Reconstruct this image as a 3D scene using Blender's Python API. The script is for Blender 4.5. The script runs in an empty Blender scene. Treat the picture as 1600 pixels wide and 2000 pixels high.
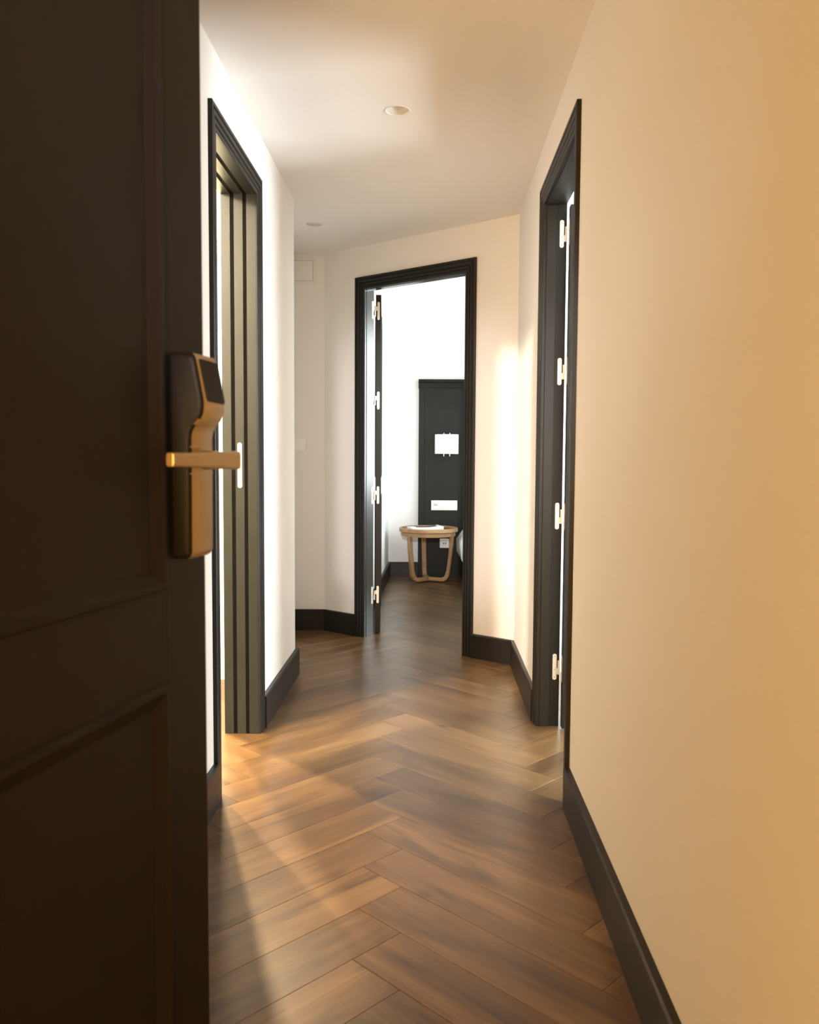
import bpy, bmesh, math, random
from mathutils import Vector, Matrix, geometry

random.seed(7)
SC = bpy.context.scene
COL = SC.collection
R = math.radians

# ------------------------------------------------------------------ camera, world, lights, exposure
H_CAM, F_PX, PITCH, ROLL = 1.075, 1650.0, 3.716, 0.33
cam_d = bpy.data.cameras.new('camera')
cam_d.sensor_fit = 'VERTICAL'
cam_d.sensor_height = 36.0
cam_d.sensor_width = 28.8
cam_d.lens = 36.0 * F_PX / 2000.0
cam_d.clip_start = 0.02
cam = bpy.data.objects.new('camera', cam_d)
COL.objects.link(cam)
cam.location = (0, 0, H_CAM)
cam.matrix_world = Matrix.Translation((0, 0, H_CAM)) @ Matrix.Rotation(R(90 - PITCH), 4, 'X') @ Matrix.Rotation(R(ROLL), 4, 'Z')
cam_d.dof.use_dof = True
cam_d.dof.focus_distance = 4.2
cam_d.dof.aperture_fstop = 7.0
SC.camera = cam

w = bpy.data.worlds.new('sky')
SC.world = w
w.use_nodes = True
bg = w.node_tree.nodes['Background']
bg.inputs['Color'].default_value = (0.86, 0.93, 1.0, 1)
bg.inputs['Strength'].default_value = 2.5


def area(name, loc, target, sx, sy, power, color):
    d = bpy.data.lights.new(name, 'AREA')
    d.shape = 'RECTANGLE'
    d.size, d.size_y = sx, sy
    d.energy = power
    d.color = color
    o = bpy.data.objects.new(name, d)
    COL.objects.link(o)
    o.location = loc
    o.rotation_euler = (Vector(target) - Vector(loc)).to_track_quat('-Z', 'Y').to_euler()
    return o


def lamp(name, loc, power, color, radius):
    d = bpy.data.lights.new(name, 'POINT')
    d.energy = power
    d.color = color
    d.shadow_soft_size = radius
    o = bpy.data.objects.new(name, d)
    COL.objects.link(o)
    o.location = loc
    return o


def spot(name, loc, target, power, color, angle, radius):
    d = bpy.data.lights.new(name, 'SPOT')
    d.energy = power
    d.color = color
    d.spot_size = R(angle)
    d.spot_blend = 0.7
    d.shadow_soft_size = radius
    o = bpy.data.objects.new(name, d)
    COL.objects.link(o)
    o.location = loc
    o.rotation_euler = (Vector(target) - Vector(loc)).to_track_quat('-Z', 'Y').to_euler()
    return o


# daylight through the bedroom window, the right-hand room's window and the bathroom window
area('bedroom_daylight', (3.45, 6.1, 1.6), (0.3, 6.3, 1.7), 2.0, 1.7, 140, (0.94, 0.975, 1.0))
area('study_daylight', (3.75, 2.75, 0.95), (0.0, 3.05, 1.5), 1.5, 1.6, 440, (0.92, 0.965, 1.0))
area('bathroom_daylight', (-1.34, 4.25, 1.66), (-0.95, 3.5, 1.25), 0.95, 0.78, 45, (1.0, 0.72, 0.36))
lamp('bathroom_lamp', (-2.25, 1.32, 2.60), 830, (1.0, 0.87, 0.69), 0.09)
spot('bathroom_spot', (-1.02, 3.93, 2.62), (-0.42, 2.40, 0), 700, (1.0, 0.76, 0.46), 30, 0.03)
spot('bathroom_spot', (-1.36, 3.90, 2.62), (-0.36, 2.62, 0), 600, (1.0, 0.76, 0.46), 32, 0.03)
# the stair landing behind the camera: a warm lamp on its left, a white wall lamp at its back
area('landing_lamp', (-0.34, -1.6, 0.95), (0.40, 0.9, 1.2), 1.1, 1.3, 104, (1.0, 0.555, 0.155))
spot('landing_spot', (-0.10, -3.05, 2.13), (-0.02, 5.0, 0.95), 880, (0.96, 0.97, 1.0), 15, 0.05)


SC.view_settings.view_transform = 'Standard'
SC.view_settings.look = 'None'
SC.view_settings.exposure = 0.12
SC.view_settings.gamma = 1.0
SC.view_settings.use_curve_mapping = False
SC.cycles.max_bounces = 12
SC.cycles.diffuse_bounces = 8
SC.cycles.glossy_bounces = 4
SC.cycles.transparent_max_bounces = 8
SC.cycles.sample_clamp_indirect = 6.0
SC.cycles.caustics_reflective = False
SC.cycles.caustics_refractive = False
SC.cycles.use_denoising = True

# ------------------------------------------------------------------ materials


def mat(name, color, rough=0.5, metal=0.0, spec=0.5, noise=0.0, nscale=8.0, bump=0.0, bscale=60.0, trans=None):
    m = bpy.data.materials.new(name)
    m.use_nodes = True
    nt = m.node_tree
    b = nt.nodes['Principled BSDF']
    b.inputs['Base Color'].default_value = (*color, 1)
    b.inputs['Roughness'].default_value = rough
    b.inputs['Metallic'].default_value = metal
    b.inputs['Specular IOR Level'].default_value = spec
    tc = nt.nodes.new('ShaderNodeTexCoord')
    if noise:
        n = nt.nodes.new('ShaderNodeTexNoise')
        n.inputs['Scale'].default_value = nscale
        n.inputs['Detail'].default_value = 4
        nt.links.new(tc.outputs['Object'], n.inputs['Vector'])
        mx = nt.nodes.new('ShaderNodeMix')
        mx.data_type = 'RGBA'
        mx.inputs['A'].default_value = (*[c * (1 - noise) for c in color], 1)
        mx.inputs['B'].default_value = (*[min(1, c * (1 + noise)) for c in color], 1)
        nt.links.new(n.outputs['Fac'], mx.inputs['Factor'])
        nt.links.new(mx.outputs['Result'], b.inputs['Base Color'])
    if bump:
        n2 = nt.nodes.new('ShaderNodeTexNoise')
        n2.inputs['Scale'].default_value = bscale
        n2.inputs['Detail'].default_value = 3
        nt.links.new(tc.outputs['Object'], n2.inputs['Vector'])
        bp = nt.nodes.new('ShaderNodeBump')
        bp.inputs['Strength'].default_value = bump
        bp.inputs['Distance'].default_value = 0.002
        nt.links.new(n2.outputs['Fac'], bp.inputs['Height'])
        nt.links.new(bp.outputs['Normal'], b.inputs['Normal'])
    return m


def wood(name, ramp, along=1.3, across=15.0, rough=0.31, streak=0.72, vary=0.16):
    m = bpy.data.materials.new(name)
    m.use_nodes = True
    nt = m.node_tree
    N, L = nt.nodes, nt.links
    b = N['Principled BSDF']
    tc = N.new('ShaderNodeTexCoord')
    oi = N.new('ShaderNodeObjectInfo')
    mul = N.new('ShaderNodeMath'); mul.operation = 'MULTIPLY'; mul.inputs[1].default_value = 53.0
    L.new(oi.outputs['Random'], mul.inputs[0])
    cmb = N.new('ShaderNodeCombineXYZ')
    for k in range(3):
        L.new(mul.outputs[0], cmb.inputs[k])
    add = N.new('ShaderNodeVectorMath'); add.operation = 'ADD'
    L.new(tc.outputs['Object'], add.inputs[0]); L.new(cmb.outputs[0], add.inputs[1])

    def nz(sx, sy, detail, dist=0.0, rgh=0.55):
        mp = N.new('ShaderNodeMapping')
        mp.inputs['Scale'].default_value = (sx, sy, sy)
        L.new(add.outputs[0], mp.inputs['Vector'])
        n = N.new('ShaderNodeTexNoise')
        n.inputs['Scale'].default_value = 1.0
        n.inputs['Detail'].default_value = detail
        n.inputs['Roughness'].default_value = rgh
        n.inputs['Distortion'].default_value = dist
        L.new(mp.outputs[0], n.inputs['Vector'])
        return n
    band = nz(along, across * 0.62, 4, 0.9)
    fibre = nz(along * 2.4, across * 6, 5, 0.3, 0.75)
    heart = nz(along * 1.5, across * 0.75, 3, 0.8)
    knot = nz(9.0, 16.0, 1, 0.3)
    # tone = band + a little fibre
    m1 = N.new('ShaderNodeMath'); m1.operation = 'MULTIPLY_ADD'
    m1.inputs[1].default_value = 0.62
    L.new(fibre.outputs['Fac'], m1.inputs[0]); L.new(band.outputs['Fac'], m1.inputs[2])
    m2 = N.new('ShaderNodeMath'); m2.operation = 'MULTIPLY_ADD'
    m2.inputs[1].default_value = vary
    L.new(oi.outputs['Random'], m2.inputs[0]); L.new(m1.outputs[0], m2.inputs[2])
    m3 = N.new('ShaderNodeMath'); m3.operation = 'SUBTRACT'; m3.inputs[1].default_value = 0.31 + vary / 2
    L.new(m2.outputs[0], m3.inputs[0])
    cr = N.new('ShaderNodeValToRGB')
    el = cr.color_ramp.elements
    while len(el) < len(ramp):
        el.new(0.5)
    for e, (p, c) in zip(el, ramp):
        e.position = p
        e.color = (*c, 1)
    L.new(m3.outputs[0], cr.inputs[0])
    hr = N.new('ShaderNodeMapRange')
    hr.inputs['From Min'].default_value = 0.57; hr.inputs['From Max'].default_value = 0.72
    hr.inputs['To Max'].default_value = streak
    L.new(heart.outputs['Fac'], hr.inputs['Value'])
    kr = N.new('ShaderNodeMapRange')
    kr.inputs['From Min'].default_value = 0.77; kr.inputs['From Max'].default_value = 0.84
    kr.inputs['To Max'].default_value = min(1, streak * 1.5)
    L.new(knot.outputs['Fac'], kr.inputs['Value'])
    mxm = N.new('ShaderNodeMath'); mxm.operation = 'MAXIMUM'
    L.new(hr.outputs[0], mxm.inputs[0]); L.new(kr.outputs[0], mxm.inputs[1])
    mx = N.new('ShaderNodeMix'); mx.data_type = 'RGBA'
    mx.inputs['B'].default_value = (*[c * 0.42 for c in ramp[0][1]], 1)
    L.new(mxm.outputs[0], mx.inputs['Factor']); L.new(cr.outputs[0], mx.inputs['A'])
    L.new(mx.outputs['Result'], b.inputs['Base Color'])
    b.inputs['Roughness'].default_value = rough
    b.inputs['Specular IOR Level'].default_value = 0.6
    bp = N.new('ShaderNodeBump'); bp.inputs['Strength'].default_value = 0.07; bp.inputs['Distance'].default_value = 0.001
    L.new(fibre.outputs['Fac'], bp.inputs['Height']); L.new(bp.outputs['Normal'], b.inputs['Normal'])
    return m


def thin_glass(name):
    m = bpy.data.materials.new(name)
    m.use_nodes = True
    nt = m.node_tree
    nt.nodes.remove(nt.nodes['Principled BSDF'])
    t = nt.nodes.new('ShaderNodeBsdfTransparent'); t.inputs[0].default_value = (0.94, 0.96, 0.95, 1)
    g = nt.nodes.new('ShaderNodeBsdfGlossy'); g.inputs['Roughness'].default_value = 0.03
    mx = nt.nodes.new('ShaderNodeMixShader'); mx.inputs[0].default_value = 0.06
    nt.links.new(t.outputs[0], mx.inputs[1]); nt.links.new(g.outputs[0], mx.inputs[2])
    nt.links.new(mx.outputs[0], nt.nodes['Material Output'].inputs[0])
    return m


M = {}
M['wall'] = mat('white_wall_paint', (0.80, 0.775, 0.745), 0.75, spec=0.25, noise=0.015, nscale=3, bump=0.05, bscale=180)
M['ceil'] = mat('white_ceiling_paint', (0.80, 0.775, 0.745), 0.85, spec=0.2, noise=0.012, nscale=2, bump=0.04, bscale=150)
M['bedwall'] = mat('white_bedroom_paint', (0.84, 0.84, 0.83), 0.75, spec=0.25, noise=0.01, nscale=3)
M['dark'] = mat('dark_green_door_paint', (0.0150, 0.0135, 0.0105), 0.42, spec=0.26, noise=0.10, nscale=5, bump=0.03, bscale=90)
M['skirt'] = mat('dark_skirting_paint', (0.0135, 0.0105, 0.0088), 0.38, spec=0.25, noise=0.10, nscale=5)
M['entry'] = mat('dark_entry_door_paint', (0.0098, 0.0076, 0.0080), 0.5, spec=0.18, noise=0.10, nscale=6, bump=0.03, bscale=120)
M['green'] = mat('bottle_green_panel_paint', (0.0125, 0.0145, 0.0120), 0.45, spec=0.16, noise=0.18, nscale=7)
M['jamb'] = mat('dark_green_gloss_paint', (0.0230, 0.0235, 0.0165), 0.20, spec=1.0, noise=0.08, nscale=5)
M['jamb_left'] = mat('dark_green_satin_paint', (0.0165, 0.0175, 0.0115), 0.40, spec=0.34, noise=0.08, nscale=5)
M['seal'] = mat('black_rubber_seal', (0.004, 0.0035, 0.003), 0.9, spec=0.04, noise=0.1)
M['nickel'] = mat('bright_satin_nickel', (0.86, 0.83, 0.78), 0.38, metal=0.55, noise=0.04, nscale=30)
M['screw'] = mat('screw_steel', (0.42, 0.39, 0.36), 0.4, metal=0.7, noise=0.05)
M['brass'] = mat('brushed_bronze', (0.46, 0.325, 0.165), 0.36, metal=0.9, noise=0.07, nscale=40, bump=0.03, bscale=200)
M['lockside'] = mat('lock_side_dark_reflection', (0.006, 0.0045, 0.004), 0.5, spec=0.15, noise=0.05)  # bronze sides coloured near-black in place of their reflection of the dark door
M['screen'] = mat('black_reader_glass', (0.010, 0.0078, 0.007), 0.5, spec=0.15, noise=0.05)
M['plastic'] = mat('white_switch_plastic', (0.85, 0.84, 0.825), 0.4, noise=0.01)
M['mark'] = mat('grey_print', (0.35, 0.34, 0.33), 0.6, noise=0.05)
M['hole'] = mat('socket_hole_black', (0.02, 0.018, 0.016), 0.6, noise=0.05)
M['fabric'] = mat('white_lamp_fabric', (0.93, 0.93, 0.91), 0.9, spec=0.1, noise=0.02, nscale=60, bump=0.1, bscale=400)
M['linen'] = mat('white_bed_linen', (0.88, 0.87, 0.85), 0.9, spec=0.1, noise=0.02, bump=0.2, bscale=40)
M['paper'] = mat('white_paper', (0.90, 0.89, 0.87), 0.6, noise=0.02)
M['ink'] = mat('dark_cover_print', (0.055, 0.06, 0.055), 0.5, noise=0.5, nscale=18)
M['tile'] = mat('cream_bathroom_tile', (0.80, 0.74, 0.64), 0.35, noise=0.04, nscale=3)
M['winframe'] = mat('white_window_frame', (0.82, 0.81, 0.79), 0.45, noise=0.01)
M['glass'] = thin_glass('window_glass')
M['chrome'] = mat('lamp_trim_white', (0.80, 0.78, 0.75), 0.5, noise=0.02)
M['lens'] = mat('frosted_lamp_lens', (0.74, 0.73, 0.72), 0.5, noise=0.03)
M['plank'] = wood('oak_plank', [(0.22, (0.054, 0.0280, 0.0110)), (0.42, (0.106, 0.0560, 0.0205)), (0.58, (0.152, 0.083, 0.0310)), (0.80, (0.222, 0.130, 0.054))])
M['sub'] = mat('oak_coloured_subfloor', (0.05, 0.029, 0.016), 0.6, noise=0.2)
M['oak'] = wood('light_oak_furniture', [(0.2, (0.24, 0.122, 0.049)), (0.5, (0.36, 0.200, 0.088)), (0.8, (0.46, 0.285, 0.137))], along=3, across=30, rough=0.45, streak=0.12, vary=0.15)

# ------------------------------------------------------------------ mesh helpers


def props(o, kind=None, label=None, cat=None, group=None):
    if kind: o['kind'] = kind
    if label: o['label'] = label
    if cat: o['category'] = cat
    if group: o['group'] = group
    return o


def link(name, me, parent=None, m=None, smooth=False):
    o = bpy.data.objects.new(name, me)
    COL.objects.link(o)
    if m and not me.materials:
        me.materials.append(m)
    if smooth:
        for p in me.polygons:
            p.use_smooth = True
    if parent:
        o.parent = parent
    return o


def mesh(name, verts, faces):
    me = bpy.data.meshes.new(name)
    me.from_pydata([tuple(v) for v in verts], [], faces)
    bm = bmesh.new(); bm.from_mesh(me)
    bmesh.ops.recalc_face_normals(bm, faces=bm.faces)
    bm.to_mesh(me); bm.free()
    return me


def empty(name, loc=(0, 0, 0), rz=0.0, **k):
    o = bpy.data.objects.new(name, None)
    COL.objects.link(o)
    o.location = loc
    o.rotation_euler = (0, 0, rz)
    o.empty_display_size = 0.1
    return props(o, **k)


def bm_to(name, bm, parent, m, smooth=False):
    bmesh.ops.recalc_face_normals(bm, faces=bm.faces)
    me = bpy.data.meshes.new(name)
    bm.to_mesh(me); bm.free()
    return link(name, me, parent, m, smooth)


def add_box(bm, lo, hi, bev=0.0, seg=2, mtx=None):
    r = bmesh.ops.create_cube(bm, size=1.0)
    vs = r['verts']
    for v in vs:
        v.co = Vector([lo[i] + (v.co[i] + 0.5) * (hi[i] - lo[i]) for i in range(3)])
    if bev:
        es = list({e for v in vs for e in v.link_edges})
        g = bmesh.ops.bevel(bm, geom=es, offset=bev, segments=seg, affect='EDGES', profile=0.5)
        vs = list({v for f in g['faces'] for v in f.verts} | {v for v in vs if v.is_valid})
    if mtx is not None:
        bmesh.ops.transform(bm, matrix=mtx, verts=vs)
    return vs


def box(name, lo, hi, parent, m, bev=0.0, seg=2, mtx=None):
    bm = bmesh.new()
    add_box(bm, lo, hi, bev, seg, mtx)
    return bm_to(name, bm, parent, m)


def add_prism(bm, poly, z0, z1):
    lo = [bm.verts.new((x, y, z0)) for x, y in poly]
    hi = [bm.verts.new((x, y, z1)) for x, y in poly]
    bm.faces.new(lo); bm.faces.new(hi)
    n = len(poly)
    for i in range(n):
        bm.faces.new((lo[i], lo[(i + 1) % n], hi[(i + 1) % n], hi[i]))


def rounded_plate(bm, cx, cz, w, h, y0, y1, r, n=5):
    """rounded rectangle in XZ, extruded from y0 to y1"""
    pts = []
    for sx, sz, a0 in ((1, 1, 0), (-1, 1, 90), (-1, -1, 180), (1, -1, 270)):
        for k in range(n + 1):
            a = R(a0 + 90 * k / n)
            pts.append((cx + sx * (w / 2 - r) + r * math.cos(a), cz + sz * (h / 2 - r) + r * math.sin(a)))
    a = [bm.verts.new((x, y0, z)) for x, z in pts]
    b = [bm.verts.new((x, y1, z)) for x, z in pts]
    bm.faces.new(a); bm.faces.new(b)
    for i in range(len(pts)):
        j = (i + 1) % len(pts)
        bm.faces.new((a[i], a[j], b[j], b[i]))


def add_cyl(bm, p0, p1, r0, r1=None, n=20):
    p0, p1 = Vector(p0), Vector(p1)
    r1 = r0 if r1 is None else r1
    d = (p1 - p0).normalized()
    q = d.to_track_quat('Z', 'Y')
    A, B = [], []
    for k in range(n):
        c = Vector((math.cos(2 * math.pi * k / n), math.sin(2 * math.pi * k / n), 0))
        A.append(bm.verts.new(p0 + q @ (c * r0))); B.append(bm.verts.new(p1 + q @ (c * r1)))
    bm.faces.new(A); bm.faces.new(B)
    for k in range(n):
        bm.faces.new((A[k], A[(k + 1) % n], B[(k + 1) % n], B[k]))


def add_lathe(bm, prof, n=48, c=(0, 0), closed=True):
    rings = []
    for r, z in prof:
        if r < 1e-6:
            rings.append([bm.verts.new((c[0], c[1], z))])
        else:
            rings.append([bm.verts.new((c[0] + r * math.cos(2 * math.pi * k / n), c[1] + r * math.sin(2 * math.pi * k / n), z)) for k in range(n)])
    m_ = len(rings)
    for i in range(m_ if closed else m_ - 1):
        A, B = rings[i], rings[(i + 1) % m_]
        for k in range(n):
            k2 = (k + 1) % n
            if len(A) == 1 and len(B) == 1: continue
            if len(A) == 1: bm.faces.new((A[0], B[k], B[k2]))
            elif len(B) == 1: bm.faces.new((A[k], A[k2], B[0]))
            else: bm.faces.new((A[k], A[k2], B[k2], B[k]))


def wall(name, A, B, t, z1, opening=None, m=None, z0=0.0, window=None):
    """upright slab from A to B; its face lies on AB, thickness t to the right of AB (negative: left); one opening (s0, s1, top) or window (s0, s1, sill, top)"""
    A, B = Vector(A), Vector(B)
    d = (B - A); Ln = d.length; d.normalize()
    n = Vector((d.y, -d.x)) * t
    bm = bmesh.new()

    def seg(s0, s1, za, zb):
        p, q = A + d * s0, A + d * s1
        add_prism(bm, [p, q, q + n, p + n], za, zb)
    if opening:
        s0, s1, top = opening
        seg(0, s0, z0, z1); seg(s1, Ln, z0, z1); seg(s0, s1, top, z1)
    elif window:
        s0, s1, sill, top = window
        seg(0, s0, z0, z1); seg(s1, Ln, z0, z1); seg(s0, s1, top, z1); seg(s0, s1, z0, sill)
    else:
        seg(0, Ln, z0, z1)
    return bm_to(name, bm, None, m or M['wall'])


# ------------------------------------------------------------------ plan
def RW(y): return 0.495 + 0.0283 * (y - 2.535)
def LW(y): return -0.598 + 0.0243 * (y - 2.545)


CEIL = 2.297
KR = Vector((0.546, 4.335))
KL = Vector((-0.523, 5.2))
LE = Vector((-0.560, 4.11))
Y0 = 0.36                                    # inner face of the entry wall
RA, LA = Vector((RW(Y0), Y0)), Vector((LW(Y0), Y0))
dR = (KR - RA).normalized(); dL = (LE - LA).normalized(); dF = (KR - KL).normalized()
sR = lambda y: (y - RA.y) / dR.y
sL = lambda y: (y - LA.y) / dL.y
CW = 0.070                                   # casing width
HO = 2.05                                    # opening height
R0, R1 = sR(2.535) + CW, sR(3.40) - CW       # openings, as lengths along each wall
L0, L1 = sL(2.545) + CW, sL(3.285) - CW
F0, F1 = 0.2607 + CW, 1.118 - CW
TW_R, TW_L, TW_F = 0.085, 0.13, 0.085

# floor ------------------------------------------------------------------
floor = box('floor', (-3.0, -3.4, -0.12), (4.0, 8.0, -0.012), None, M['sub'])
props(floor, 'structure', 'brown oak floor of large herringbone planks running down the corridor', 'floor')
PW, PL = 0.145, 0.725
bm = bmesh.new()
g = 0.0003
add_box(bm, (-PL / 2 + g, -PW / 2 + g, -0.0115), (PL / 2 - g, PW / 2 - g, 0.0), 0.0007, 1)
bmesh.ops.recalc_face_normals(bm, faces=bm.faces)
plank_me = bpy.data.meshes.new('plank'); bm.to_mesh(plank_me); bm.free()
plank_me.materials.append(M['plank'])
c45 = math.sqrt(0.5)
RX, RY = -0.117, 1.745


def to_floor(a, b):                           # plank frame (45 degrees) to room frame
    return Vector((RX - (a - b) * c45, RY - (a + b) * c45))


ZONES = [(-0.72, 0.60, -0.3, 5.35), (-0.34, 1.25, 4.3, 7.62), (-1.05, 1.05, 2.35, 3.6)]


def in_zone(p):
    return any(x0 <= p.x <= x1 and y0 <= p.y <= y1 for x0, x1, y0, y1 in ZONES)


n_pl = 0
for k in range(-60, 61):
    for mcol in range(-4, 5):
        a0, b0 = k * PW + mcol * 2 * PL, k * PW
        for kind in (0, 1):
            if kind == 0:                     # right-going plank, long along +a
                c = to_floor(a0 + PL / 2, b0 + PW / 2); rz = R(45)
                ends = [to_floor(a0 + PL * f, b0 + PW / 2) for f in (0, .25, .5, .75, 1)]
            else:                             # left-going plank
                c = to_floor(a0 - PW / 2, b0 + PL / 2); rz = R(135)
                ends = [to_floor(a0 - PW / 2, b0 + PL * f) for f in (0, .25, .5, .75, 1)]
            if not any(in_zone(p) for p in ends):
                continue
            o = link('plank', plank_me, floor)
            o.location = (c.x, c.y, 0)
            o.rotation_euler = (0, 0, rz + (math.pi if random.random() < .5 else 0))
            n_pl += 1
print('planks', n_pl)

# walls ------------------------------------------------------------------
props(wall('wall_right', RA, KR + dR * 0.10, TW_R, 2.75, (R0 - .03, R1 + .03, HO + .03)), 'structure', 'long right-hand corridor wall, warm cream plaster with one dark door', 'wall')
props(wall('wall_left', LA, LE, -TW_L, 2.75, (L0 - .03, L1 + .03, HO + .03)), 'structure', 'left-hand corridor wall, white plaster ending at an outer corner', 'wall')
# the far wall stands askew and holds the bedroom door
props(wall('wall_far', KL - dF * 0.0, KR, -TW_F, 2.75, (F0 - .03, F1 + .03, HO + .03)), 'structure', 'angled white wall at corridor end around the open bedroom doorway', 'wall')
props(wall('wall_alcove', (-0.86, 5.2), (KL.x + 0.02, 5.2), -0.10, CEIL), 'structure', 'shaded beige wall of the alcove with light switch and ceiling hatch', 'wall')
props(wall('wall_alcove_left', (-0.76, 4.0), (-0.76, 5.2), -0.06, CEIL), 'structure', 'hidden end wall closing the alcove on the left', 'wall')
props(wall('wall_return', (-2.60, 4.11), LE - Vector((TW_L, 0)), 0.10, 2.75, window=(0.75, 1.775, 1.23, 2.08), m=M['tile']), 'structure', 'bathroom end wall with a bright window, glimpsed through left door', 'wall')
# entry wall around the front door opening (behind and beside the camera)
props(wall('wall_entry', (-1.6, Y0), (1.6, Y0), 0.13, 2.6, (1.6 - 0.475, 1.6 + 0.36, 2.06)), 'structure', 'wall around the entrance door beside the viewer', 'wall')
for nm, A, B, t in (('wall_landing_left', (-1.6, -3.2), (-1.6, 0.36), -0.1), ('wall_landing_right', (1.6, -3.2), (1.6, 0.36), 0.1), ('wall_landing_back', (-1.7, -3.2), (1.7, -3.2), 0.1)):
    props(wall(nm, A, B, t, 2.6), 'structure', 'stair landing wall behind the viewer, ' + {'left': 'on the left', 'right': 'on the right', 'back': 'facing the entrance door'}[nm.split('_')[-1]], 'wall')
# bathroom
props(wall('wall_bathroom_near', (-2.7, 0.95), (-0.74, 0.95), 0.1, 2.75, m=M['tile']), 'structure', 'cream bathroom wall behind the left door', 'wall')
props(wall('wall_bathroom_left', (-2.6, 0.95), (-2.6, 4.11), -0.1, 2.75, m=M['tile']), 'structure', 'cream bathroom side wall behind the left door', 'wall')
# right-hand room
props(wall('wall_study_near', (0.56, 1.4), (3.6, 1.4), 0.1, 2.6, m=M['bedwall']), 'structure', 'white wall of the room behind the right door', 'wall')
props(wall('wall_study_window', (3.6, 1.4), (3.6, 4.2), 0.1, 2.6, window=(0.55, 2.25, 0.12, 2.05), m=M['bedwall']), 'structure', 'window wall of the room behind the right door', 'wall')
props(wall('wall_study_far', (0.645, 4.2), (3.6, 4.2), -0.1, 2.6, m=M['bedwall']), 'structure', 'bright white wall seen above the right door leaf', 'wall')
# bedroom
YB = 7.60
BLx = lambda y: -0.226 + 0.042 * (y - 6.716)
props(wall('wall_bedroom_back', (-0.4, YB), (3.3, YB), -0.1, 2.75, m=M['bedwall']), 'structure', 'bright white bedroom wall behind the green headboard', 'wall')
props(wall('wall_bedroom_left', (BLx(5.12), 5.12), (BLx(YB), YB), -0.1, 2.75, m=M['bedwall']), 'structure', 'narrow white bedroom side wall beside the open door leaf', 'wall')
props(wall('wall_bedroom_right', (3.3, 4.3), (3.3, YB), 0.1, 2.75, window=(0.8, 2.8, 0.5, 2.4), m=M['bedwall']), 'structure', 'bedroom window wall on the right', 'wall')
props(wall('wall_bedroom_near', (0.635, 4.42), (3.3, 4.42), 0.1, 2.75, m=M['bedwall']), 'structure', 'bedroom wall on the corridor side', 'wall')


def slab(name, poly, z0, z1, m, holes=()):
    bm = bmesh.new()
    if not holes:
        add_prism(bm, poly, z0, z1)
    else:
        loops = [[Vector((x, y, z0)) for x, y in poly]]
        for (cx, cy, r, dep) in holes:
            loops.append([Vector((cx + r * math.cos(2 * math.pi * k / 32), cy + r * math.sin(2 * math.pi * k / 32), z0)) for k in range(32)])
        flat = [bm.verts.new(v) for lp in loops for v in lp]
        for tri in geometry.tessellate_polygon(loops):
            bm.faces.new([flat[i] for i in tri])
        top = [bm.verts.new((x, y, z1)) for x, y in poly]
        bm.faces.new(top)
        n = len(poly)
        for i in range(n):
            bm.faces.new((flat[i], flat[(i + 1) % n], top[(i + 1) % n], top[i]))
        off = n
        for (cx, cy, r, dep) in holes:
            ring = flat[off:off + 32]; off += 32
            up = [bm.verts.new((v.co.x, v.co.y, z0 + dep)) for v in ring]
            for k in range(32):
                bm.faces.new((ring[k], ring[(k + 1) % 32], up[(k + 1) % 32], up[k]))
            bm.faces.new(up)
    return bm_to(name, bm, None, m)


DL = [(-0.0505, 3.072), (-0.513, 4.543)]
props(slab('ceiling', [(LW(.36) - .05, .23), (RW(.36) + .05, .23), (KR.x + .02, KR.y), (KR.x + .03, KR.y + .03), (KL.x + .03, KL.y + .04), (-0.82, 5.24), (-0.82, 4.05), (-0.62, 4.05)],
           CEIL, CEIL + 0.12, M['ceil'], [(x, y, 0.041, 0.09) for x, y in DL]), 'structure', 'smooth white corridor ceiling with two recessed spotlights', 'ceiling')
props(slab('ceiling_bathroom', [(-2.7, .85), (-0.67, .85), (-0.62, 4.05), (-2.7, 4.15)], 2.75, 2.85, M['ceil']), 'structure', 'bathroom ceiling behind the left door', 'ceiling')
props(slab('ceiling_study', [(0.55, 1.3), (3.75, 1.3), (3.75, 4.32), (0.6, 4.32)], 2.6, 2.7, M['ceil']), 'structure', 'ceiling of the room behind the right door', 'ceiling')
props(slab('ceiling_bedroom', [(-0.5, 5.0), (0.6, 4.28), (3.45, 4.28), (3.45, 7.75), (-0.5, 7.75)], 2.75, 2.85, M['ceil']), 'structure', 'bedroom ceiling', 'ceiling')
props(slab('ceiling_landing', [(-1.75, -3.35), (1.75, -3.35), (1.75, .38), (-1.75, .38)], 2.6, 2.7, M['ceil']), 'structure', 'stair landing ceiling behind the viewer', 'ceiling')

# baseboards -------------------------------------------------------------
BBH, BBT = 0.129, 0.019
BPROF = [(0, 0), (BBT, 0), (BBT, BBH - 0.006), (BBT - 0.004, BBH), (0, BBH)]


def baseboard(name, A, B, side, label, m0=0.0, m1=0.0):
    """board along AB standing off to `side` (+1 left of AB, -1 right); m0/m1 mitre the ends"""
    A, B = Vector(A), Vector(B)
    d = (B - A).normalized(); n = Vector((-d.y, d.x)) * side
    vs, fs = [], []
    for P, mi in ((A, -m0), (B, m1)):
        for o, z in BPROF:
            q = P + n * o + d * (mi * o)
            vs.append((q.x, q.y, z + 0.0002))
    k = len(BPROF)
    fs += [tuple(range(k)), tuple(range(k, 2 * k))]
    for i in range(k):
        fs.append((i, (i + 1) % k, k + (i + 1) % k, k + i))
    return props(link(name, mesh(name, vs, fs), None, M['skirt']), 'structure', label, 'baseboard')


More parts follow.
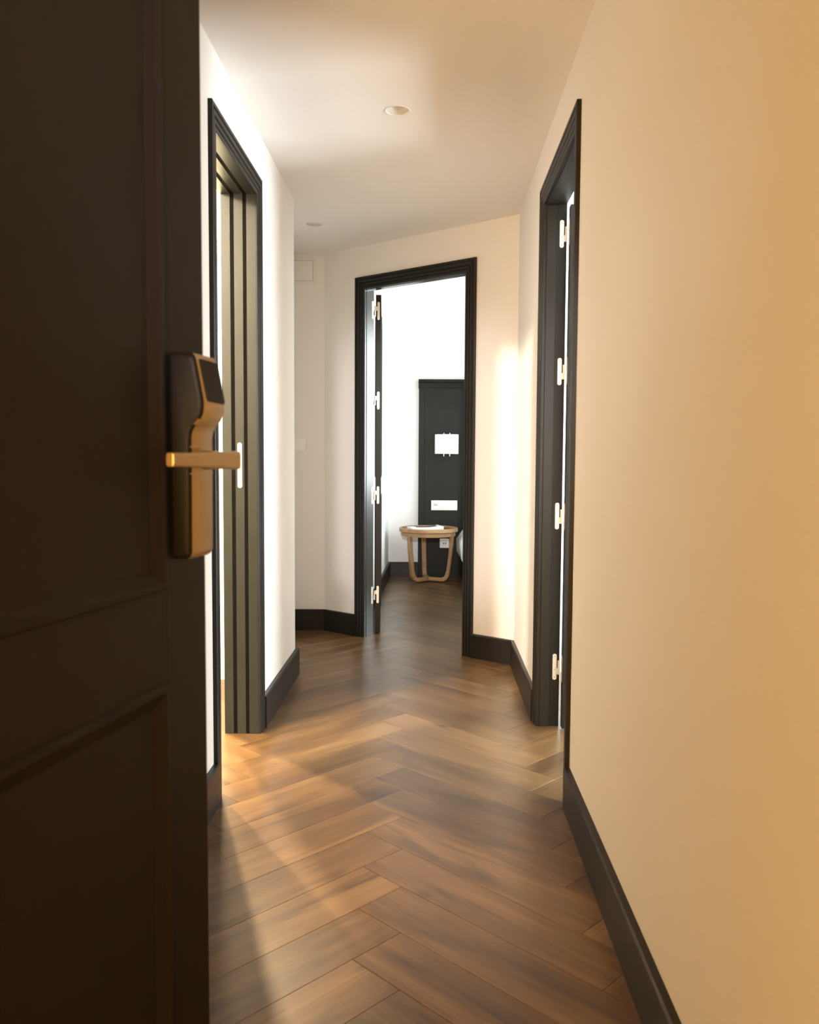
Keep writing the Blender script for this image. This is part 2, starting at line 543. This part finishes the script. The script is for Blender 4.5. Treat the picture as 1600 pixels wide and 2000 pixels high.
baseboard('baseboard_right', RA, RA + dR * (R0 - CW), 1, 'dark baseboard along the near right-hand wall')
baseboard('baseboard_right_far', RA + dR * (R1 + CW), KR, 1, 'short dark baseboard between the right door and the inner corner', 0, -0.55)
baseboard('baseboard_far_right', KL + dF * (F1 + CW), KR, -1, 'dark baseboard right of the bedroom doorway', 0, -0.55)
baseboard('baseboard_far_left', KL, KL + dF * (F0 - CW), -1, 'short dark baseboard left of the bedroom doorway', 0.3, 0)
baseboard('baseboard_alcove', (-0.76, 5.2), KL, -1, 'dark baseboard under the light switch in the alcove', 0, 0.3)
baseboard('baseboard_left', LA, LA + dL * (L0 - CW), -1, 'dark baseboard on the left wall behind the entrance door')
baseboard('baseboard_left_far', LA + dL * (L1 + CW), LE, -1, 'dark baseboard between the left door and the outer wall corner', 0, 1.0)
baseboard('baseboard_return', (LE.x, LE.y), (-0.76, LE.y), -1, 'dark baseboard wrapping behind the outer wall corner', 1.0, 0)
baseboard('baseboard_bedroom_left', (BLx(5.3), 5.3), (BLx(YB), YB), -1, 'dark baseboard on the bedroom side wall')
baseboard('baseboard_bedroom_back', (BLx(YB), YB), (0.078, YB), -1, 'dark baseboard left of the green headboard')

# doors ------------------------------------------------------------------
CASE = [(0, -0.001), (0, .007), (.004, .010), (.011, .010), (.013, .0045), (.0165, .0045), (.020, .0125), (.028, .0135), (.031, .0065), (.0345, .0065),
        (.038, .0160), (.049, .0175), (.052, .0110), (.0555, .0110), (.058, .0185), (.068, .0185), (.070, .0170), (.070, -0.001)]


CASE = [(o, d * 0.76) for o, d in CASE]


def sweep3(root, W, H, prof, m, names):
    """mitred frame round an opening: profile (o = outward from the opening edge, d = out of the wall towards the corridor).
    local frame: x along the opening 0..W, -y towards the corridor, z up"""
    k = len(prof)
    runs = ((names[0], lambda o: (-o, 0), lambda o: (-o, H + o)), (names[1], lambda o: (-o, H + o), lambda o: (W + o, H + o)), (names[0], lambda o: (W + o, H + o), lambda o: (W + o, 0)))
    out = []
    for nm, P, Q in runs:
        vs = [(P(o)[0], -d, P(o)[1]) for o, d in prof] + [(Q(o)[0], -d, Q(o)[1]) for o, d in prof]
        fs = [tuple(range(k)), tuple(range(k, 2 * k))] + [(i, (i + 1) % k, k + (i + 1) % k, k + i) for i in range(k)]
        out.append(link(nm, mesh(nm, vs, fs), root, m))
    return out


def door_frame(name, A, d, s0, s1, flip, t, jamb, label, seals=(), jm='jamb'):
    """flip: the corridor lies to the left of the wall direction d"""
    P = Vector(A) + Vector(d) * (s0 if not flip else s1)
    dd = Vector(d) if not flip else -Vector(d)
    root = empty(name, (P.x, P.y, 0), math.atan2(dd.y, dd.x), kind='structure', label=label, cat='door')
    W = s1 - s0
    sweep3(root, W, HO, CASE, M['dark'], ('side_casing', 'head_casing'))
    sweep3(root, W, HO, jamb, M[jm], ('side_jamb', 'head_jamb'))
    for sp in seals:
        sweep3(root, W, HO, sp, M['seal'], ('side_seal', 'head_seal'))
    return root, W


def hinge(parent, z, jx, jy, leaf_pt, leaf_rot):
    """a knuckle with two round-ended plates; the jamb plate's centre (jx, jy) lies on a jamb face whose normal is local +x"""
    bm = bmesh.new()
    kx, ky = jx + 0.005, jy + 0.016
    add_cyl(bm, (kx, ky, z - 0.030), (kx, ky, z - 0.002), 0.0048, n=12)
    add_cyl(bm, (kx, ky, z - 0.0015), (kx, ky, z + 0.026), 0.0044, n=12)
    h = bm_to('hinge', bm, parent, M['nickel'])
    bm = bmesh.new()
    rounded_plate(bm, 0, 0, 0.016, 0.105, -0.0016, 0.0, 0.0073)
    add_box(bm, (0.004, -0.0016, -0.030), (0.016, 0, -0.006))
    bmesh.ops.transform(bm, matrix=Matrix.Translation((jx, jy, z)) @ Matrix.Rotation(R(90), 4, 'Z'), verts=bm.verts)
    bm_to('jamb_plate', bm, h, M['nickel'])
    for dz in (-0.042, -0.012, 0.042):
        bm = bmesh.new()
        add_cyl(bm, (jx + 0.001, jy, z + dz), (jx + 0.0021, jy, z + dz), 0.0024, n=8)
        bm_to('screw', bm, h, M['screw'])
    bm = bmesh.new()
    rounded_plate(bm, 0, 0, 0.014, 0.105, -0.0018, 0.0, 0.0063)
    add_box(bm, (-0.014, -0.0016, 0.002), (-0.004, 0, 0.026))
    bmesh.ops.transform(bm, matrix=Matrix.Translation((leaf_pt[0], leaf_pt[1], z)) @ Matrix.Rotation(leaf_rot, 4, 'Z'), verts=bm.verts)
    bm_to('leaf_plate', bm, h, M['nickel'])
    return h


HZ = (1.94, 1.412, 0.846, 0.242)


def frame_loop(name, x0, x1, z0, z1, prof, parent, m):
    """closed mitred moulding round a panel: profile (i = inward from the edge, d = out of the face, towards -y)"""
    k = len(prof)
    vs, fs = [], []
    for cx, cz in ((0, 0), (1, 0), (1, 1), (0, 1)):
        for i, d in prof:
            vs.append((x0 + i if cx == 0 else x1 - i, -d, z0 + i if cz == 0 else z1 - i))
    for c in range(4):
        n = (c + 1) % 4
        for i in range(k):
            j = (i + 1) % k
            fs.append((c * k + i, c * k + j, n * k + j, n * k + i))
    return link(name, mesh(name, vs, fs), parent, m)


MOULD = [(0, -0.006), (0, 0.001), (0.003, 0.0045), (0.009, 0.0050), (0.014, 0.0015), (0.020, -0.0015), (0.028, -0.006)]


def panel_leaf(root, W, H, t, m, name='door_leaf', mids=(0.788, 0.912), stile=0.10, y=0.0, z0=0.008, mtx=None):
    """framed door leaf with two recessed panels, front face at y, thickness behind it; returns the parent part"""
    b = [(0, stile, z0, H), (W - stile, W, z0, H)]
    leaf = box(name, (stile, y + 0.0125, z0 + 0.12), (W - stile, y + t - 0.0125, H - 0.10), root, m)
    leaf.name = name
    for x0, x1, a, c in b:
        box('stile', (x0, y, a), (x1, y + t, c), leaf, m, 0.0012, 1)
    for a, c in ((z0, z0 + 0.14), (mids[0], mids[1]), (H - 0.11, H)):
        box('rail', (stile, y, a), (W - stile, y + t, c), leaf, m)
    for a, c in ((z0 + 0.14, mids[0]), (mids[1], H - 0.11)):
        for sgn in (1, -1):
            o = frame_loop('panel_moulding', stile, W - stile, a, c, MOULD, leaf, m)
            if sgn == 1:
                o.location = (0, y, 0)
                box('panel', (stile + 0.02, y + 0.006, a + 0.02), (W - stile - 0.02, y + 0.0124, c - 0.02), leaf, m)
            else:
                for v in o.data.vertices: v.co.y = -v.co.y
                o.data.flip_normals()
                o.location = (0, y + t, 0)
                box('panel', (stile + 0.02, y + t - 0.0124, a + 0.02), (W - stile - 0.02, y + t - 0.006, c - 0.02), leaf, m)
    return leaf


# door_2: bathroom door, left-hand wall. local x runs towards the viewer-far direction (flip since corridor is right of dL)
JL = [(0.030, 0), (0, 0), (0, -.034), (.012, -.034), (.012, -.048), (0, -.048), (0, -.081), (.012, -.081), (.012, -.096), (0.0, -.096), (0.0, -.130), (0.030, -.130)]
SEAL_L = [[(.0119, -.0341), (.0012, -.0341), (.0012, -.0479), (.0119, -.0479)], [(.0119, -.0811), (.0012, -.0811), (.0012, -.0959), (.0119, -.0959)]]
d2, W2 = door_frame('door_2', LA, dL, L0, L1, False, TW_L, JL, 'dark green doorway on the left wall, its lit olive jamb facing us', SEAL_L, jm='jamb_left')
lf = panel_leaf(d2, W2 + 0.01, 2.035, 0.038, M['dark'], mids=(0.83, 0.95))
lf.location = (-0.03, 0.19, 0); lf.rotation_euler = (0, 0, R(171))
bm = bmesh.new()
rounded_plate(bm, 0, 0, 0.017, 0.172, -0.0022, 0.0, 0.0083)
bmesh.ops.transform(bm, matrix=Matrix.Translation((W2, 0.0645, 1.040)) @ Matrix.Rotation(R(-90), 4, 'Z'), verts=bm.verts)
st = bm_to('strike_plate', bm, d2, M['nickel'])
for dz in (-0.076, 0.076):
    bm = bmesh.new()
    add_cyl(bm, (W2 - 0.0021, 0.0645, 1.040 + dz), (W2 - 0.0029, 0.0645, 1.040 + dz), 0.003, n=10)
    bm_to('screw', bm, st, M['screw'])

# door_3: bedroom door in the angled far wall
JF = [(0.030, 0), (0, 0), (0, -.012), (-0.003, -.014), (-0.003, -.056), (.006, -.058), (.006, -TW_F), (0.030, -TW_F)]
d3, W3 = door_frame('door_3', KL, dF, F0, F1, False, TW_F, JF, 'open bedroom doorway at corridor end in a grooved black frame')
a3 = math.atan2(dF.y, dF.x)
inv3 = d3.matrix_basis.inverted()
lf = panel_leaf(d3, 0.70, 2.035, 0.032, M['dark'], mids=(0.83, 0.95))
p3 = inv3 @ Vector((-0.1745, 5.085, 0))
aw = math.atan2(1.0, -0.030)
lf.location = (p3.x, p3.y, 0); lf.rotation_euler = (0, 0, aw - a3)
q3 = inv3 @ Vector((-0.1905, 5.0845, 0))
for z in HZ:
    hinge(d3, z, 0.0 - 0.006, 0.0745, (q3.x, q3.y), aw - R(90) - a3)

# door_4: right-hand room
JR = [(0.030, 0), (0, 0), (0, -.006), (-.004, -.008), (-.004, -.044), (.004, -.046), (.004, -TW_R), (0.030, -TW_R)]
d4, W4 = door_frame('door_4', RA, dR, R0, R1, True, TW_R, JR, 'dark green doorway on the right wall with four pale hinges', jm='dark')
lf = panel_leaf(d4, W4, 2.037, 0.040, M['dark'], mids=(0.83, 0.95))
lf.location = (0.053, 0.090, 0); lf.rotation_euler = (0, 0, R(90))
for z in HZ:
    hinge(d4, z, -0.004, 0.066, (0.030, 0.0895), 0.0)

# door_1: the entrance door, swung open towards us on the left ------------
ed = Vector((0.2284, 0.9736)).normalized()
d1 = empty('door_1', (-0.462, 0.371, 0), math.atan2(ed.y, ed.x), kind='structure', label='dark brown panelled entrance door standing open at left with a bronze lock', cat='door')
DW = 0.80
leaf1 = panel_leaf(d1, DW, 2.04, 0.042, M['entry'], mids=(0.790, 0.908), stile=0.105)
# lock: side profile (e = out of the door, z), run across the door from t to t (t = distance from the free edge)
T0, T1 = 0.021, 0.087
LPROF = [(0, .944), (.017, .944), (.0215, .947), (.024, .953), (.0245, 1.05), (.0245, 1.098), (.0262, 1.106), (.031, 1.114), (.0375, 1.121), (.041, 1.128), (.0422, 1.136),
         (.0418, 1.146), (.0330, 1.192), (.0310, 1.199), (.0275, 1.203), (0, 1.2045)]


def lock_section(inset):
    # shrink the profile a little towards the sides for rounded edges
    return [(max(0, e - inset), z + (inset if z < 0.95 else (-inset if z > 1.198 else 0))) for e, z in LPROF]


slices = [(T0, .006), (T0 + .0012, .0025), (T0 + .0045, 0), (T1 - .0045, 0), (T1 - .0012, .0025), (T1, .006)]
vs, fs = [], []
k = len(LPROF)
for t, ins in slices:
    vs += [(DW - t, -e, z) for e, z in lock_section(ins)]
for s_ in range(len(slices) - 1):
    for i in range(k):
        j = (i + 1) % k
        fs.append((s_ * k + i, s_ * k + j, (s_ + 1) * k + j, (s_ + 1) * k + i))
fs += [tuple(range(k)), tuple(range((len(slices) - 1) * k, len(slices) * k))]
me = mesh('door_lock', vs, fs)
me.materials.append(M['brass']); me.materials.append(M['lockside'])
lock = link('door_lock', me, d1, None, False)
for p in me.polygons:
    p.material_index = 1 if abs(p.normal.x) > 0.5 else 0  # side faces get the painted dark reflection, the rest stays bronze
    p.use_smooth = abs(p.normal.x) < 0.5
lock['label'] = 'tall bronze card lock'
try:
    lock.data.set_sharp_from_angle(angle=R(40))
except Exception:
    pass
# black card-reader window on the head, following its sloping front
bm = bmesh.new()
def head_e(z):
    return .0418 + (.0330 - .0418) * (z - 1.146) / (1.192 - 1.146)
za, zb, ta, tb = 1.1425, 1.196, T0 + .004, T1 - .011
pts = []
for cx, cz, a0 in ((ta + .005, zb - .005, 90), (ta + .005, za + .005, 180), (tb - .006, za + .006, 270), (tb - .004, zb - .004, 0)):
    for q in range(4):
        a = R(a0 + 30 * q)
        rr = .005
        pts.append((cx + rr * math.cos(a), cz + rr * math.sin(a)))
A_ = [bm.verts.new((DW - t, -(head_e(z) + .0012), z)) for t, z in pts]
B_ = [bm.verts.new((DW - t, -(head_e(z) - .003), z)) for t, z in pts]
bm.faces.new(A_); bm.faces.new(B_)
for i in range(len(pts)):
    j = (i + 1) % len(pts)
    bm.faces.new((A_[i], A_[j], B_[j], B_[i]))
sc_ = bm_to('reader_window', bm, lock, M['screen'])
sc_['label'] = 'black card reader window'
# seams of the lever section
for z in (1.0525, 1.0865):
    bm = bmesh.new()
    add_box(bm, (DW - T1 + .003, -.0249, z - .0006), (DW - T0 - .003, -.020, z + .0006))
    bm_to('seam', bm, lock, M['screw'])
# lever handle
bm = bmesh.new()
XH = DW - 0.048
add_cyl(bm, (XH, -.020, 1.0695), (XH, -.050, 1.0695), .0125, .0115, 24)
bm_to('lever_neck', bm, lock, M['brass'], False)
LEV = []   # (x, e centre, z half height, e half thickness)
for q in range(13):
    u = q / 12
    x = DW - 0.012 - 0.182 * u
    LEV.append((x, .0535 + .0035 * math.sin(u * 2.4), .0122 - .0040 * min(1, u * 1.25), .0062 - .0012 * u, 1.0695 + .001 * u))
vs, fs = [], []
RN = 12
for (x, e, hz, he, zc) in LEV:
    for q in range(RN):
        a = 2 * math.pi * q / RN + math.pi / RN
        ca, sa = math.cos(a), math.sin(a)
        p = 0.45
        vs.append((x, -(e + he * math.copysign(abs(ca) ** p, ca)), zc + hz * math.copysign(abs(sa) ** p, sa)))
for s_ in range(len(LEV) - 1):
    for q in range(RN):
        fs.append((s_ * RN + q, s_ * RN + (q + 1) % RN, (s_ + 1) * RN + (q + 1) % RN, (s_ + 1) * RN + q))
fs += [tuple(range(RN)), tuple(range((len(LEV) - 1) * RN, len(LEV) * RN))]
lv = link('lever_handle', mesh('lever_handle', vs, fs), lock, M['brass'])
bv = lv.modifiers.new('bevel', 'BEVEL'); bv.width = .0012; bv.segments = 2; bv.limit_method = 'ANGLE'; bv.angle_limit = R(35)

# windows ----------------------------------------------------------------


def window(name, A, d, s0, s1, z0, z1, depth, label, bars=()):
    """A, d, s0, s1: the opening along the wall line; the room lies to the left of d"""
    P = Vector(A) + Vector(d) * s0
    root = empty(name, (P.x, P.y, 0), math.atan2(d[1], d[0]), kind='structure', label=label, cat='window')
    W = s1 - s0
    f = 0.045
    y0, y1 = -depth - 0.03, -depth + 0.02
    for nm, lo, hi in (('side_frame', (0, y0, z0), (f, y1, z1)), ('side_frame', (W - f, y0, z0), (W, y1, z1)), ('bottom_frame', (f, y0, z0), (W - f, y1, z0 + f)), ('top_frame', (f, y0, z1 - f), (W - f, y1, z1))):
        box(nm, lo, hi, root, M['winframe'], .003, 1)
    for z in bars:
        box('glazing_bar', (f, y0 + .01, z - .011), (W - f, y1 - .01, z + .011), root, M['winframe'])
    box('glass_pane', (f, -depth - .008, z0 + f), (W - f, -depth - .004, z1 - f), root, M['glass'])
    return root


window('window_1', (-2.60, 4.11), (1, 0), 0.75, 1.775, 1.23, 2.08, 0.055, 'bright bathroom window, a white sliver beside the left door jamb', (1.655,)).location.y = 4.11 + 0.02
window('window_2', (3.6, 1.4), (0, 1), 0.55, 2.25, 0.12, 2.05, 0.05, 'tall window of the room behind the right door', (1.1,))
window('window_3', (3.3, 4.3), (0, 1), 0.8, 2.8, 0.5, 2.4, 0.05, 'bedroom window out of sight on the right', (1.6,))

# recessed spotlights ------------------------------------------------------
for (x, y), lb in zip(DL, ('round recessed spotlight in mid ceiling, the nearer and larger one', 'smaller recessed spotlight in the ceiling above the alcove')):
    r = empty('ceiling_spotlight', (x, y, CEIL), label=lb, cat='light', group='recessed corridor spotlights')
    bm = bmesh.new()
    add_lathe(bm, [(.0385, .002), (.0405, .0005), (.0405, -.0015), (.046, -.0022), (.0470, -.0005), (.0465, 0.0), (.0405, .004)], 40)
    bm_to('trim_ring', bm, r, M['chrome'], True)
    bm = bmesh.new()
    add_lathe(bm, [(.0395, .002), (.0335, .040), (.0345, .042), (.0404, .003)], 40)
    bm_to('reflector', bm, r, M['chrome'], True)
    bm = bmesh.new()
    add_lathe(bm, [(0, .036), (.034, .036), (.034, .044), (0, .044)], 40, closed=False)
    bm_to('lamp_lens', bm, r, M['lens'])

# alcove: switch and hatch -------------------------------------------------
sw = empty('light_switch', (-0.6795, 5.2, 1.148), label='white light switch plate on the shaded alcove wall', cat='switch')
box('switch_frame', (-.0425, -.012, -.040), (.0425, -.0005, .040), sw, M['plastic'], .002, 2)
box('rocker', (-.0345, -.0155, -.032), (.0325, -.0115, .032), sw, M['plastic'], .002, 2)
ht = empty('access_hatch', (-0.655, 5.2, 2.196), label='flush white access hatch just under the ceiling in the alcove', cat='hatch')
for nm, lo, hi in (('side_frame', (-.086, -.011, -.074), (-.074, 0, .074)), ('side_frame', (.066, -.011, -.074), (.078, 0, .074)), ('top_frame', (-.074, -.011, .062), (.066, 0, .074)), ('bottom_frame', (-.074, -.011, -.074), (.066, 0, -.062))):
    box(nm, lo, hi, ht, M['wall'], .0008, 1)
box('hatch_panel', (-.0710, -.0070, -.0590), (.0630, 0, .0590), ht, M['wall'], .0008, 1)

# bedroom ------------------------------------------------------------------
hb = empty('headboard_panel', (0.078, YB, 0), label='tall dark green wall panel headboard behind the round table', cat='headboard')
HBH, HBW, HT = 1.765, 2.35, 0.035
box('back_board', (0.05, -HT + .008, 0.001), (HBW, -.001, HBH - .08), hb, M['green'])
box('side_stile', (0, -HT, 0.001), (0.05, -.001, HBH - .075), hb, M['green'], .002, 1)
box('bead', (0.05, -HT + .001, 0.09), (0.058, -HT + .0085, HBH - .082), hb, M['green'], .002, 1)
box('foot_rail', (0.05, -HT, 0.001), (HBW, -HT + .0085, 0.09), hb, M['green'], .002, 1)
TR = [(0, HBH), (-.058, HBH), (-.060, HBH - .004), (-.060, HBH - .020), (-.050, HBH - .028), (-.044, HBH - .034), (-.044, HBH - .048), (-.040, HBH - .052), (-.040, HBH - .066), (-.036, HBH - .072), (-.036, HBH - .080), (0, HBH - .080)]
vs = [(-.004, y if y else -.001, z) for y, z in TR] + [(HBW, y if y else -.001, z) for y, z in TR]
k = len(TR)
fs = [tuple(range(k)), tuple(range(k, 2 * k))] + [(i, (i + 1) % k, k + (i + 1) % k, k + i) for i in range(k)]
link('top_moulding', mesh('top_moulding', vs, fs), hb, M['green'])

YH = YB - HT + .008                           # face of the back board
lm = empty('wall_lamp', (0.3275, YH, 1.192), label='white half-drum wall lamp on the dark green headboard', cat='lamp')
bm = bmesh.new()
n = 28
rings = []
for r_, z in ((1.0, -.086), (1.0, .086)):
    for off in (0, .003):
        rings.append([bm.verts.new(((.105 - off) * math.cos(math.pi * q / n), -.022 - (.085 - off) * math.sin(math.pi * q / n), z)) for q in range(n + 1)])
lo_o, lo_i, hi_o, hi_i = rings
for q in range(n):
    for A_, B_ in ((lo_o, hi_o), (hi_o, hi_i), (hi_i, lo_i), (lo_i, lo_o)):
        bm.faces.new((A_[q], A_[q + 1], B_[q + 1], B_[q]))
bm_to('lamp_shade', bm, lm, M['fabric'], False)
box('back_plate', (-.05, -.012, -.07), (.05, 0, .07), lm, M['nickel'], .002, 1)
for x in (-.026, .026):
    bm = bmesh.new()
    add_cyl(bm, (x, -.060, -.107), (x, -.060, .098), .0035, n=10)
    add_box(bm, (x - .003, -.060, .050), (x + .003, -.010, .056))
    bm_to('bracket_rod', bm, lm, M['nickel'])

sp = empty('switch_plate', (0.311, YH, 0.645), label='wide white three-gang plate on the headboard above the table', cat='switch')
box('switch_frame', (-.117, -.009, -.044), (.117, -.0005, .044), sp, M['plastic'], .002, 2)
for i in range(3):
    x0 = -.1095 + i * .0735
    o = box('rocker', (x0, -.0125, -.0355), (x0 + .0718, -.0085, .0355), sp, M['plastic'], .0015, 1)
    if i == 0:
        for dx in (.012, .030):               # two small printed commas
            bm = bmesh.new()
            m_ = Matrix.Translation((x0 + dx + .006, -.0126, .010)) @ Matrix.Rotation(R(-35), 4, 'Y')
            add_box(bm, (-.0035, -.0006, -.012), (.0035, .0004, .012), mtx=m_)
            add_box(bm, (-.004, -.0006, -.016), (.0085, .0004, -.010), mtx=m_)
            bm_to('printed_mark', bm, o, M['mark'])
so = empty('power_socket', (0.316, YH, 0.303), label='square white power socket low on the headboard behind the table', cat='socket')
box('socket_frame', (-.042, -.009, -.042), (.042, -.0005, .042), so, M['plastic'], .002, 2)
bm = bmesh.new()
add_cyl(bm, (0, -.0088, 0), (0, -.0096, 0), .021, n=28)
bm_to('socket_well', bm, so, M['lens'])
for dx in (-.0095, .0095):
    bm = bmesh.new()
    add_cyl(bm, (dx, -.0095, 0), (dx, -.0102, 0), .0055, n=12)
    bm_to('pin_hole', bm, so, M['hole'])

# round side table ----------------------------------------------------------
TX, TY = 0.165, 7.265
tb_ = empty('side_table', (TX, TY, 0), label='round light oak side table with bent legs in the bedroom', cat='table')
bm = bmesh.new()
add_lathe(bm, [(.217, .4375), (.248, .4375), (.2525, .4420), (.2525, .466), (.248, .471), (.236, .4715), (.2335, .468), (.2335, .4585), (.217, .4585)], 64)
bm_to('table_rim', bm, tb_, M['oak'], False)
bm = bmesh.new()
add_lathe(bm, [(0, .4520), (.2333, .4520), (.2333, .4595), (0, .4595)], 64, closed=False)
to = bm_to('table_top', bm, tb_, mat('dark_smoked_glass_top', (0.05, 0.042, 0.036), 0.12, noise=0.1))
bm = bmesh.new()
add_lathe(bm, [(.205, .402), (.2325, .402), (.2340, .405), (.2340, .4372), (.205, .4372)], 64)
bm_to('apron', bm, tb_, M['oak'])
for ang in (-140, -20, 100):
    a = R(ang)
    # path in the leg's own plane: radius, height
    path = [(.213, .403), (.209, .34), (.202, .26), (.193, .18), (.183, .105), (.174, .066), (.162, .043), (.140, .0285), (.105, .0255), (.06, .0265), (.012, .0270)]
    wid, thk = .038, .030
    vs, fs = [], []
    for i, (r_, z) in enumerate(path):
        p0 = path[max(0, i - 1)]; p1 = path[min(len(path) - 1, i + 1)]
        tx, tz = p1[0] - p0[0], p1[1] - p0[1]
        L_ = math.hypot(tx, tz); nx, nz_ = -tz / L_, tx / L_
        th = thk * (1.22 if 5 <= i <= 7 else 1.0)
        for sx, sn in ((-1, -1), (1, -1), (1, 1), (-1, 1)):
            rr = r_ + nx * sn * th / 2; zz = max(0.0, z + nz_ * sn * th / 2) if i > 3 else z + (nz_ * sn * th / 2 if i else 0)
            vs.append((math.cos(a) * rr - math.sin(a) * sx * wid / 2, math.sin(a) * rr + math.cos(a) * sx * wid / 2, zz))
    for i in range(len(path) - 1):
        for q in range(4):
            fs.append((i * 4 + q, i * 4 + (q + 1) % 4, (i + 1) * 4 + (q + 1) % 4, (i + 1) * 4 + q))
    fs += [(0, 1, 2, 3), tuple(range(len(vs) - 4, len(vs)))]
    lg = link('leg', mesh('leg', vs, fs), tb_, M['oak'])
    bv = lg.modifiers.new('bevel', 'BEVEL'); bv.width = .004; bv.segments = 2; bv.limit_method = 'ANGLE'; bv.angle_limit = R(50)

mg = empty('magazine', (TX - .018, TY - .03, 0.4597), R(14), label='white magazine with a dark cover picture on the round table', cat='magazine')
for nm, x0, x1, z0, z1, mm, y0, y1 in (('pages', -.150, .125, .0005, .0150, M['paper'], -.10, .10), ('cover_picture', -.085, .10, .0165, .0172, M['ink'], .0, .092)):
    bm = bmesh.new()
    nn = 14
    P_, Q_ = [], []
    for q in range(nn + 1):
        u = q / nn
        x = x0 + (x1 - x0) * u
        f_ = (x + .150) / .275
        lift = .020 * max(0, f_ - .62) ** 1.3 * 2.2
        for lst, zz in ((P_, z0 + (lift * .6 if z0 > .01 else 0)), (Q_, z1 + lift)):
            if z0 > .01: zz = (z0 if lst is P_ else z1) + lift - .0014
            lst.append((bm.verts.new((x, y0, zz)), bm.verts.new((x, y1, zz))))
    for q in range(nn):
        bm.faces.new((P_[q][0], P_[q + 1][0], P_[q + 1][1], P_[q][1]))
        bm.faces.new((Q_[q][0], Q_[q + 1][0], Q_[q + 1][1], Q_[q][1]))
        for e_ in (0, 1):
            bm.faces.new((P_[q][e_], P_[q + 1][e_], Q_[q + 1][e_], Q_[q][e_]))
    for q in (0, nn):
        bm.faces.new((P_[q][0], P_[q][1], Q_[q][1], Q_[q][0]))
    bm_to(nm, bm, mg, mm)

# bed: only the edge of its bedding shows beside the right casing -------------
bd = empty('bed', (1.30, 6.55, 0), label='bed with white linen, its edge showing beside the right casing', cat='bed')
box('bed_base', (-.80, -.98, .06), (.80, .94, .20), bd, M['linen'], .02, 2)
for x in (-.72, .72):
    for y in (-.9, .86):
        bm = bmesh.new(); add_cyl(bm, (x, y, 0), (x, y, .062), .025, n=14); bm_to('leg', bm, bd, M['oak'])
box('mattress', (-.81, -.99, .20), (.81, .945, .40), bd, M['linen'], .05, 4)
bm = bmesh.new()
# duvet: a soft cover bulging over the sides
nx_, ny_ = 30, 24
grid = []
for i in range(nx_ + 1):
    row = []
    u = i / nx_ * 2 - 1
    for j in range(ny_ + 1):
        v = j / ny_
        s_ = abs(u)
        y = -1.02 + v * 1.94
        if s_ < .8:
            x = u / .8 * .80; z = .455 + .012 * math.sin(x * 7 + y * 5)
        else:
            w_ = (s_ - .8) / .2
            x = math.copysign(.80 + .070 * math.sin(math.pi * min(1, w_ * 1.05)) - .005 * w_ + .012 * math.sin(y * 9) * w_, u); z = .455 - .30 * w_ + .012 * math.sin(x * 7 + y * 5) * (1 - w_)
        row.append(bm.verts.new((x, y, z)))
    grid.append(row)
for i in range(nx_):
    for j in range(ny_):
        bm.faces.new((grid[i][j], grid[i + 1][j], grid[i + 1][j + 1], grid[i][j + 1]))
dv = bm_to('duvet', bm, bd, M['linen'], True)
sd = dv.modifiers.new('thickness', 'SOLIDIFY'); sd.thickness = .02; sd.offset = 1
for x in (-.40, .40):
    bm = bmesh.new()
    bmesh.ops.create_uvsphere(bm, u_segments=24, v_segments=14, radius=1)
    for v in bm.verts:
        q = [math.copysign(abs(c) ** .7, c) for c in v.co]
        v.co = (x + q[0] * .33, .62 + q[1] * .22, .57 + q[2] * .085)
    bm_to('pillow', bm, bd, M['linen'], True)
